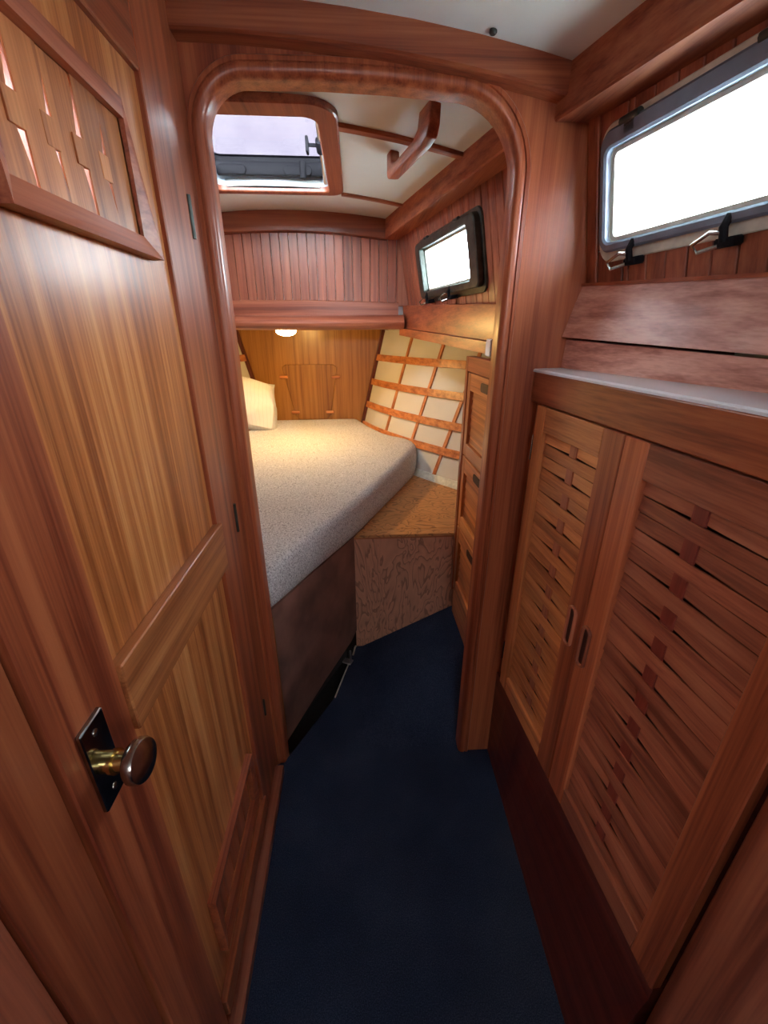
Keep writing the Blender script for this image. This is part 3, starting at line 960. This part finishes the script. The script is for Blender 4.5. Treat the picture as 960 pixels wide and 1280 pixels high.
B().box(LF, .434, .872, .924, 1.034, -.010, .008, .002).build('mid_rail', wood('honey', 'y'), dr)
B().box(LF, .440, .876, .060, .118, -.010, .006, .002).build('bottom_rail', wood('red', 'y'), dr)


def bevel_frame(F, o, i, w_o, w_i, base):
    """mitred frame; w_o / w_i: outer and inner heights at bottom-left, bottom-right, top-right, top-left"""
    bm = B()
    oc = [(o[0], o[2]), (o[1], o[2]), (o[4] if len(o) > 4 else o[1], o[3]), (o[0], o[3])]
    ic = [(i[0], i[2]), (i[1], i[2]), (i[1], i[3]), (i[0], i[3])]
    for k in range(4):
        j = (k + 1) % 4
        bm.hexa([F(*oc[k], base), F(*oc[j], base), F(*ic[j], base), F(*ic[k], base),
                 F(*oc[k], w_o[k]), F(*oc[j], w_o[j]), F(*ic[j], w_i[j]), F(*ic[k], w_i[k])])
    return bm


gr = bevel_frame(LF, (.473, .803, 1.525, 1.716, .780), GI, (.012, .010, -.002, .006), (.0, -.004, -.002, .006), -.012).build('vent', wood('brown', 'y'), dr)
us = [.497, .555, .610, .665, .720, .776]
for i_, (a, c) in enumerate(zip(us[:-1], us[1:])):
    e = c - (.0016 if i_ < 4 else -.003)
    nt_ = .0088 if i_ < 4 else 0
    po_ = [(a + .0012, 1.550), (e, 1.550), (e, 1.566), (e - nt_ * .5, 1.585), (e - nt_, 1.603), (e - .0005, 1.6035), (e - .0005, 1.6325), (e - nt_, 1.633), (e - nt_ * .6, 1.650), (e, 1.674), (e, 1.697), (a + .0012, 1.697)]
    B().prism(LF, po_, -.0130 + .0014 * (i_ % 2), -.0108 + .0014 * (i_ % 2)).build('slat', wood('honey', 'z'), gr)
for c in us[1:-1]:
    B().box(LF, c - .022, c + .0005, 1.6034, 1.6326, -.0125, -.0086, .0004).build('weave_block', wood('honey', 'z'), gr)
ve = bevel_frame(LF, VO, VI, (.008,) * 4, (.002, .002, .006, .006), -.010).build('vent', wood('red', 'y'), dr)
for k in range(5):
    a = VI[0] + (VI[1] - VI[0]) * k / 5; c = VI[0] + (VI[1] - VI[0]) * (k + 1) / 5
    B().box(LF, a + .0016, c - .0016, VI[2] - .002, VI[3] + .002, -.018, -.011, .001).build('slat', wood('red', 'z'), ve)
B().box(LF, VI[0] - .002, VI[1] + .002, .278, .306, -.0235, -.0185).build('weave_strip', wood('dark', 'y'), ve)
for z0, z1 in ((1.588, 1.660), (.952, 1.027), (.315, .375)):
    B().tube([LF(.998, z0, .001), LF(.998, z1, .001)], .0045, 10).build('hinge', M['bronze'], dr, True)
# knob
pl = B().box(LF, .343, .386, .896, 1.020, -.001, .006, .0015).build('lock_plate', M['plate'], dr)
for z in (.913, 1.003):
    B().lathe(LF(.3645, z, .0055), (1, 0, 0), [(0, .0045), (.0015, .0042), (.002, .002), (.0021, 0)], 12).build('screw', M['nickel'], pl, True)
kn = B().lathe(LF(.3625, .9575, .005), (1, -.10, .10), [(0, .0125), (.012, .0125), (.0125, .0145), (.017, .0145), (.0175, .0115), (.034, .0105)], 24).build('knob_stem', M['brass'], dr, True)
B().lathe(LF(.3625, .9575, .005), (1, -.10, .10), [(.030, .0105), (.034, .014), (.036, .0225), (.040, .0255), (.046, .0258), (.050, .024), (.0535, .016), (.0545, .006), (.0546, 0)], 32).build('knob', M['nickel'], dr, True)

# head compartment behind the door (seen only through the vent gaps)
B_ = B().box(WORLD, -1.10, -1.08, .2265, 1.075, 0, 1.75)
tag(B_.build('wall_head_compartment', M['cream']), 'cream wall of the compartment behind the door vent', 'wall', 'structure')

# ------------------------------------------------------------------ deck hatch over the berth
def CEIL(u, v, w):
    return Vector((u, v, ceil_z(u) - w))


hc = root('deck_hatch', ((HX0 + HX1) / 2, 1.71, 1.93), 'deck hatch with smoked acrylic lid in a teak surround', 'hatch')
B().ring(CEIL, (HX0 - .055, HX1 + .058, HY0 - .080, HY1 + .034), .075, (HX0, HX1, HY0, HY1), .035, -.004, .016, .004, 8).build('surround', wood('red', 'y'), hc, True)
bm = B()
lo_i, lo_o = rrect(HX0, HX1, HY0, HY1, .03, 6), rrect(HX0 - .02, HX1 + .02, HY0 - .02, HY1 + .02, .04, 6)
bm.loft([[(x, y, ceil_z(x) - .002) for x, y in lo_i], [(x, y, ceil_z(x) - .002) for x, y in lo_o], [(x, y, 2.02) for x, y in lo_o], [(x, y, 2.02) for x, y in lo_i],
         [(x, y, ceil_z(x) - .002) for x, y in lo_i]], cap=False)
bm.build('coaming', plain('toned_coaming', (.42, .52, .58), .5), hc, True)  # white coaming, darkened and blued to temper the sky light on it
def LID(u, v, w):
    t = (HY1 - v) / (HY1 - HY0)
    return Vector((u, v, w + .215 * t))


B().ring(LID, (HX0 - .03, HX1 + .03, HY0 - .03, HY1 + .03), .05, (HX0 + .0, HX1 + .004, HY0 + .01, HY1 - .022), .03, 2.022, 2.050, .004, 6).build('lid_frame', M['black'], hc, True)
B().box(LID, HX0 - .005, HX1 + .010, HY0 - .01, HY1 - .020, 2.040, 2.048).build('pane', M['acrylic'], hc)
B().box(WORLD, HX0 + .01, HX1 - .002, HY1 - .040, HY1 - .016, 1.986, 2.030, .005, 2).build('locking_bar', M['black'], hc, True)
for x in (-.46, -.205):
    B().prism(Fr((0, HY1 - .034, 0), (1, 0, 0), (0, 0, 1), (0, -1, 0)), rrect(x - .055, x + .055, 1.985, 2.018, .016, 5), -.002, .014, .004, 2).build('dog_handle', M['black'], hc, True)
B().tube([(-.118, 1.62, 2.196), (-.109, 1.85, 2.084), (-.100, 2.085, 1.968)], .0075, 10).build('support_arm', M['steel'], hc, True)
B().tube([(-.107, 1.92, 2.050), (-.105, 1.96, 2.030)], .016, 10).tube([(-.106, 1.94, 2.04), (-.150, 1.935, 2.04)], .006, 8).box(WORLD, -.158, -.148, 1.915, 1.955, 2.015, 2.062, .003).build('arm_clamp', M['black'], hc, True)
B().tube([(-.185, 2.062, 1.975), (-.185, 2.062, 2.030)], .012, 10).build('latch_knob', M['black'], hc, True)

# ------------------------------------------------------------------ overhead grab rail
ga, gb = Vector((.208, 1.300, 0)), Vector((.130, 1.672, 0))
dd = (gb - ga); GL = dd.length
GF = Fr(ga, dd.normalized(), (0, 0, 1), (dd.normalized().y, -dd.normalized().x, 0))
zc = ceil_z(.17) + .006
pg = [(0, zc), (.004, zc - .052), (.020, zc - .074), (.06, zc - .080), (GL - .04, zc - .074), (GL - .006, zc - .066), (GL, zc - .052), (GL, zc),
      (GL - .040, zc), (GL - .050, zc - .034), (GL - .085, zc - .044), (.125, zc - .046), (.090, zc - .034), (.078, zc)]
tag(B().prism(GF, pg, -.015, .015, .0055, 3).build('grab_rail', wood('brown', 'y'), smooth=True), 'teak grab rail fixed to the white headliner', 'grab rail')

# ------------------------------------------------------------------ cabin aft of the camera (source of the daylight behind)
wa = B()
wa.box(WORLD, -1.5, -.45, -2.75, -2.70, 0, 2.0).box(WORLD, .25, 1.3, -2.75, -2.70, 0, 2.0).box(WORLD, -.45, .25, -2.75, -2.70, 0, 1.72)
tag(wa.build('wall_aft', wood('red', 'z')), 'teak aft bulkhead with the companionway opening', 'wall', 'structure')
for sx, nm, lab in ((-1.5, 'wall_saloon_port', 'saloon side wall with a long window to port'), (1.28, 'wall_saloon_starboard', 'saloon side wall with a long window to starboard')):
    w_ = B()
    ye = .22 if sx < 0 else .25
    w_.box(WORLD, sx, sx + .02, -2.72, ye, 0, 1.55).box(WORLD, sx, sx + .02, -2.72, ye, 1.76, 2.0)
    w_.box(WORLD, sx, sx + .02, -2.72, -1.45, 1.55, 1.76).box(WORLD, sx, sx + .02, -.85, ye, 1.55, 1.76)
    tag(w_.build(nm, wood('brown', 'y')), lab, 'wall', 'structure')
wc = B().box(WORLD, -1.5, -1.1, -2.72, .22, 1.84, 1.99).box(WORLD, .68, 1.3, -2.72, .262, 1.80, 1.99)
tag(wc.build('trim_8', M['ceiling']), 'white overhead edge in the saloon', 'ceiling edge', 'structure')

w_ = B().box(WORLD, .52, 1.28, -1.7, .195, 0, .95).box(WORLD, -1.5, -.36, -1.7, .10, 0, .9)  # unseen blocks added aft to keep light off the lower door and locker
tag(w_.build('added_light_blocks', wood('dark', 'z')), 'unseen blocks added to shade the lower door and locker', 'counter', 'structure')

# daylight portals in the window openings
pc = TF((W1i[0] + W1i[1]) / 2, (W1i[2] + W1i[3]) / 2, -.080)


def aim(o, d):
    o.rotation_euler = Vector(d).to_track_quat('-Z', 'Y').to_euler()


aim(portal('portal_near', pc, (0, 0, 0), .48, .48), TF.W)
pc = TF((W2i[0] + W2i[1]) / 2, (W2i[2] + W2i[3]) / 2, -.080)
aim(portal('portal_fore', pc, (0, 0, 0), .56, .56), TF.W)
aim(portal('portal_hatch', ((HX0 + HX1) / 2, 1.78, 2.30), (0, 0, 0), 1.6, 1.6), (0, 0, -1))
aim(portal('portal_saloon_starboard', (1.32, -1.12, 1.6), (0, 0, 0), .9, .9), (-1, 0, 0))
aim(portal('portal_saloon_port', (-1.52, -1.12, 1.6), (0, 0, 0), .9, .9), (1, 0, 0))
aim(portal('portal_aft', (-.1, -2.78, 1.45), (0, 0, 0), 1.2, 1.2), (0, 1, 0))
